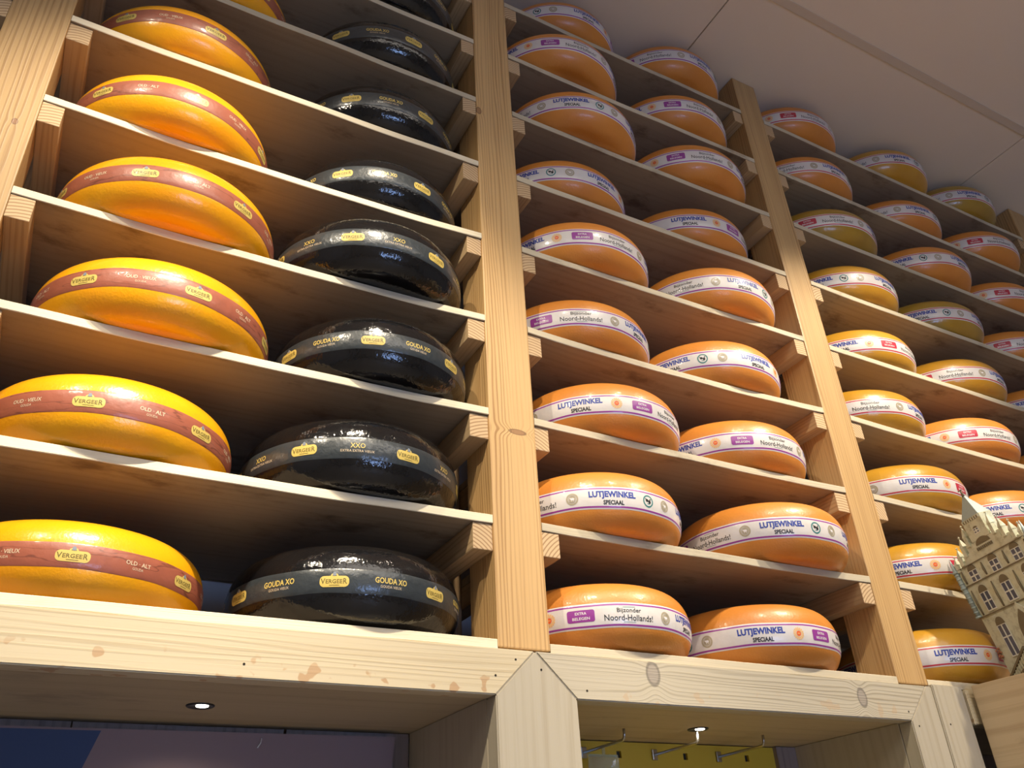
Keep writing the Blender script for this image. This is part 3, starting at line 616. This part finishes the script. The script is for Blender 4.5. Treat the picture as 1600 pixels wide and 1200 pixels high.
# ---------------------------------------------------------------- model town hall on the cabinet
SC = 1.047
r = empty('model_building', (1.780, -.031, .018), label='cream model of a gabled gothic town hall on the pine cabinet', cat='model building')
U = Vector((-.29633, -.95509, 0)); W = Vector((-.20188, .06264, .97741)); Nn = -U.cross(W)
r.matrix_world = Matrix(((U.x*SC, Nn.x*SC, W.x*SC, 1.780), (U.y*SC, Nn.y*SC, W.y*SC, -.031), (U.z*SC, Nn.z*SC, W.z*SC, .018), (0, 0, 0, 1)))
# local frame: x to the right along the facade, y into the building, z up the facade
mir = lambda L_: L_+[(.23-a, b) for a, b in L_[::-1]]
def mb(name, mat, fn, parent=r, smooth=False):
    bm = bmesh.new(); fn(bm); return obj(name, finish(bm, name, mat, smooth), parent)
out_l = [(.010, -.0265), (.010, .207), (.028, .207), (.028, .215), (.046, .215), (.046, .227), (.066, .227), (.066, .241), (.088, .241)]
mb('facade', 'stone', lambda bm: add_prism(bm, mir(out_l), 0, .016))
mb('side_wing', 'stone', lambda bm: add_box(bm, .018, .212, .0165, .055, -.010, .190))
def roof(bm): 
    a = [(.016, .190), (.115, .246), (.214, .190)]; add_prism(bm, a, .0165, .055)
mb('roof', 'spire', roof)
def tower(bm):
    add_prism(bm, [(.0885, .2412), (.0885, .286), (.1415, .286), (.1415, .2412)], -.001, .030)
    for i in range(8): add_box(bm, .0895+i*.0066, .0925+i*.0066, -.0025, -.0005, .279, .2855)
mb('tower', 'stone', tower)
mb('tower_crenels', 'stone_brown', lambda bm: [add_box(bm, .0927+i*.0066, .0958+i*.0066, -.0020, -.0009, .2795, .2845) for i in range(7)])
def spire(bm):
    b = [(.090, .2862), (.140, .2862)]; t = bm.verts.new((.115, .012, .336)); q = [bm.verts.new(p) for p in ((.090, -.001, .2862), (.140, -.001, .2862), (.140, .030, .2862), (.090, .030, .2862))]
    bm.faces.new(q); [bm.faces.new((q[i], q[(i+1) % 4], t)) for i in range(4)]
mb('spire', 'spire', spire)
mb('finial', 'stone_brown', lambda bm: (add_tube(bm, [(.115, .012, .330), (.115, .012, .346)], [.003, .0012]), add_box(bm, .108, .119, .0112, .0128, .3435, .3452)))
def pinnacle(a, z0, z1, wd=.0043):
    def f(bm):
        zc = z0+(z1-z0)*.45; add_box(bm, a-wd, a+wd, -.003, .009, z0, zc, 0)
        q = [bm.verts.new(p) for p in ((a-wd*1.15, -.0036, zc), (a+wd*1.15, -.0036, zc), (a+wd*1.15, .0096, zc), (a-wd*1.15, .0096, zc))]; t = bm.verts.new((a, .003, z1-.003))
        bm.faces.new(q); [bm.faces.new((q[i], q[(i+1) % 4], t)) for i in range(4)]
        add_tube(bm, [(a, .003, z1-.007), (a, .003, z1)], [.0012, .0008], 0, 6); add_box(bm, a-.003, a+.003, .0022, .0038, z1-.003, z1-.0018)
    mb('pinnacle', 'stone', f)
for a, z0, z1 in ((.019, .203, .237), (.037, .211, .250), (.057, .223, .266), (.077, .237, .283)): pinnacle(a, z0, z1); pinnacle(.23-a, z0, z1)
for a in (.0085, .2215):
    def corner(bm):
        add_tube(bm, [(a, -.002, .112), (a, -.002, .172), (a, -.002, .209), (a, -.002, .236)], [.0052, .0056, .0050, .0005], 0, 8)
        for z in (.112, .172, .206): add_tube(bm, [(a, -.002, z-.002), (a, -.002, z+.002)], .0072, 0, 8)
        for z in (.120, .130, .140, .150, .160, .180, .190, .198): add_tube(bm, [(a, -.002, z), (a, -.002, z+.003)], .0060, 0, 8)
    mb('corner_turret', 'spire', corner)
mb('cornice', 'stone_brown', lambda bm: [add_box(bm, .008, .222, -.0026, -.0002, z, z+.0022) for z in (.108, .1715)]+[add_box(bm, .010, .220, -.003, -.0002, .2075, .2090)])
def win(a, z0, z1, tym, wd=.0112):
    f = mb('window', 'mullion', lambda bm: (add_box(bm, a-wd-.0012, a+wd+.0012, -.0022, -.0003, z0-.0022, z0), add_box(bm, a-wd-.001, a-wd, -.0020, -.0003, z0, z1), add_box(bm, a+wd, a+wd+.001, -.0020, -.0003, z0, z1),
           add_box(bm, a-.0013, a+.0013, -.0021, -.0003, z0, z1), add_box(bm, a-wd-.001, a+wd+.001, -.0022, -.0003, z1, z1+.0012), add_box(bm, a-wd, a+wd, -.0019, -.0003, (z0+z1)/2-.0013+(.006 if z1-z0 > .05 else 0), (z0+z1)/2+.0013+(.006 if z1-z0 > .05 else 0))))
    mb('pane', 'pane', lambda bm: add_box(bm, a-wd, a+wd, -.0012, -.0004, z0, z1), f)
    mb('arch_tracery', 'stone_brown', lambda bm: add_prism(bm, [(a+wd*1.05*math.cos(PI*i/12), z1+.0014+(tym-z1)*math.sin(PI*i/12)) for i in range(13)], -.0018, -.0003), f)
for a in (.052, .115, .178):
    win(a, .1755, .1955, .2065); win(a, .116, .150, .164)
for a in (.052, .178): win(a, .025, .083, .098)
win(.115, .2505+.004, .2625, .2660, .006)
mb('arched_belfry_opening', 'stone_brown', lambda bm: add_prism(bm, [(.115+.0205*math.cos(PI*i/14), .2325+.0125*math.sin(PI*i/14)) for i in range(15)], -.0012, -.0002))
mb('balustrade', 'stone_brown', lambda bm: [add_box(bm, .092+i*.0052, .0945+i*.0052, -.0022, -.0003, .2225, .2285) for i in range(9)])
for a in (.083, .147, .022, .208):
    for z0, z1 in ((.112, .163), (.177, .203)): mb('pilaster', 'stone_brown', lambda bm: add_tube(bm, [(a, -.001, z0), (a, -.002, (z0+z1)/2), (a, -.001, z1)], [.0018, .0024, .0012], 0, 6))
def gothic(bm):
    for s, w_, zt, y in ((0, .027, .110, -.004), (1, .020, .097, -.0055)):
        pts = [(.115-w_, -.01), (.115+w_, -.01)]+[(.115+w_*(1-t*t), .060*(zt/.11)+(zt-.060*(zt/.11))*t) for t in (0, .25, .5, .75, 1)]+[(.115-w_*(1-t*t), .060*(zt/.11)+(zt-.060*(zt/.11))*t) for t in (.75, .5, .25, 0)]
        add_prism(bm, pts, y, -.0002, s)
bm = bmesh.new(); gothic(bm); obj('gothic_door', finish(bm, 'gothic_door', ['stone', 'stone_brown']), r)
for side in (-1, 1):
    def stairs(bm):
        for i in range(10):
            a = .115+side*(.030+i*.0072); z = .030-.0045*i; add_box(bm, a-.0012, a+.0012, -.014, -.012, z-.028, z-.004, 1)
        add_prism(bm, [(.115+side*.026, .034), (.115+side*.105, -.015), (.115+side*.105, -.020), (.115+side*.026, .029)], -.0155, -.0105, 0)
        add_prism(bm, [(.115+side*.026, .008), (.115+side*.105, -.025), (.115+side*.026, -.025)], -.014, -.0003, 0)
    bm = bmesh.new(); stairs(bm); obj('front_steps', finish(bm, 'front_steps', ['stone_brown', 'stone']), r)
def flowers(bm):
    rs = random.Random(3)
    for i in range(22): bmesh.ops.create_icosphere(bm, subdivisions=1, radius=rs.uniform(.0012, .0026), matrix=Matrix.Translation((.013+rs.uniform(-.003, .004), -.003+rs.uniform(-.002, .001), .036+rs.uniform(-.009, .010))))
mb('flower_bush', 'flower', flowers)
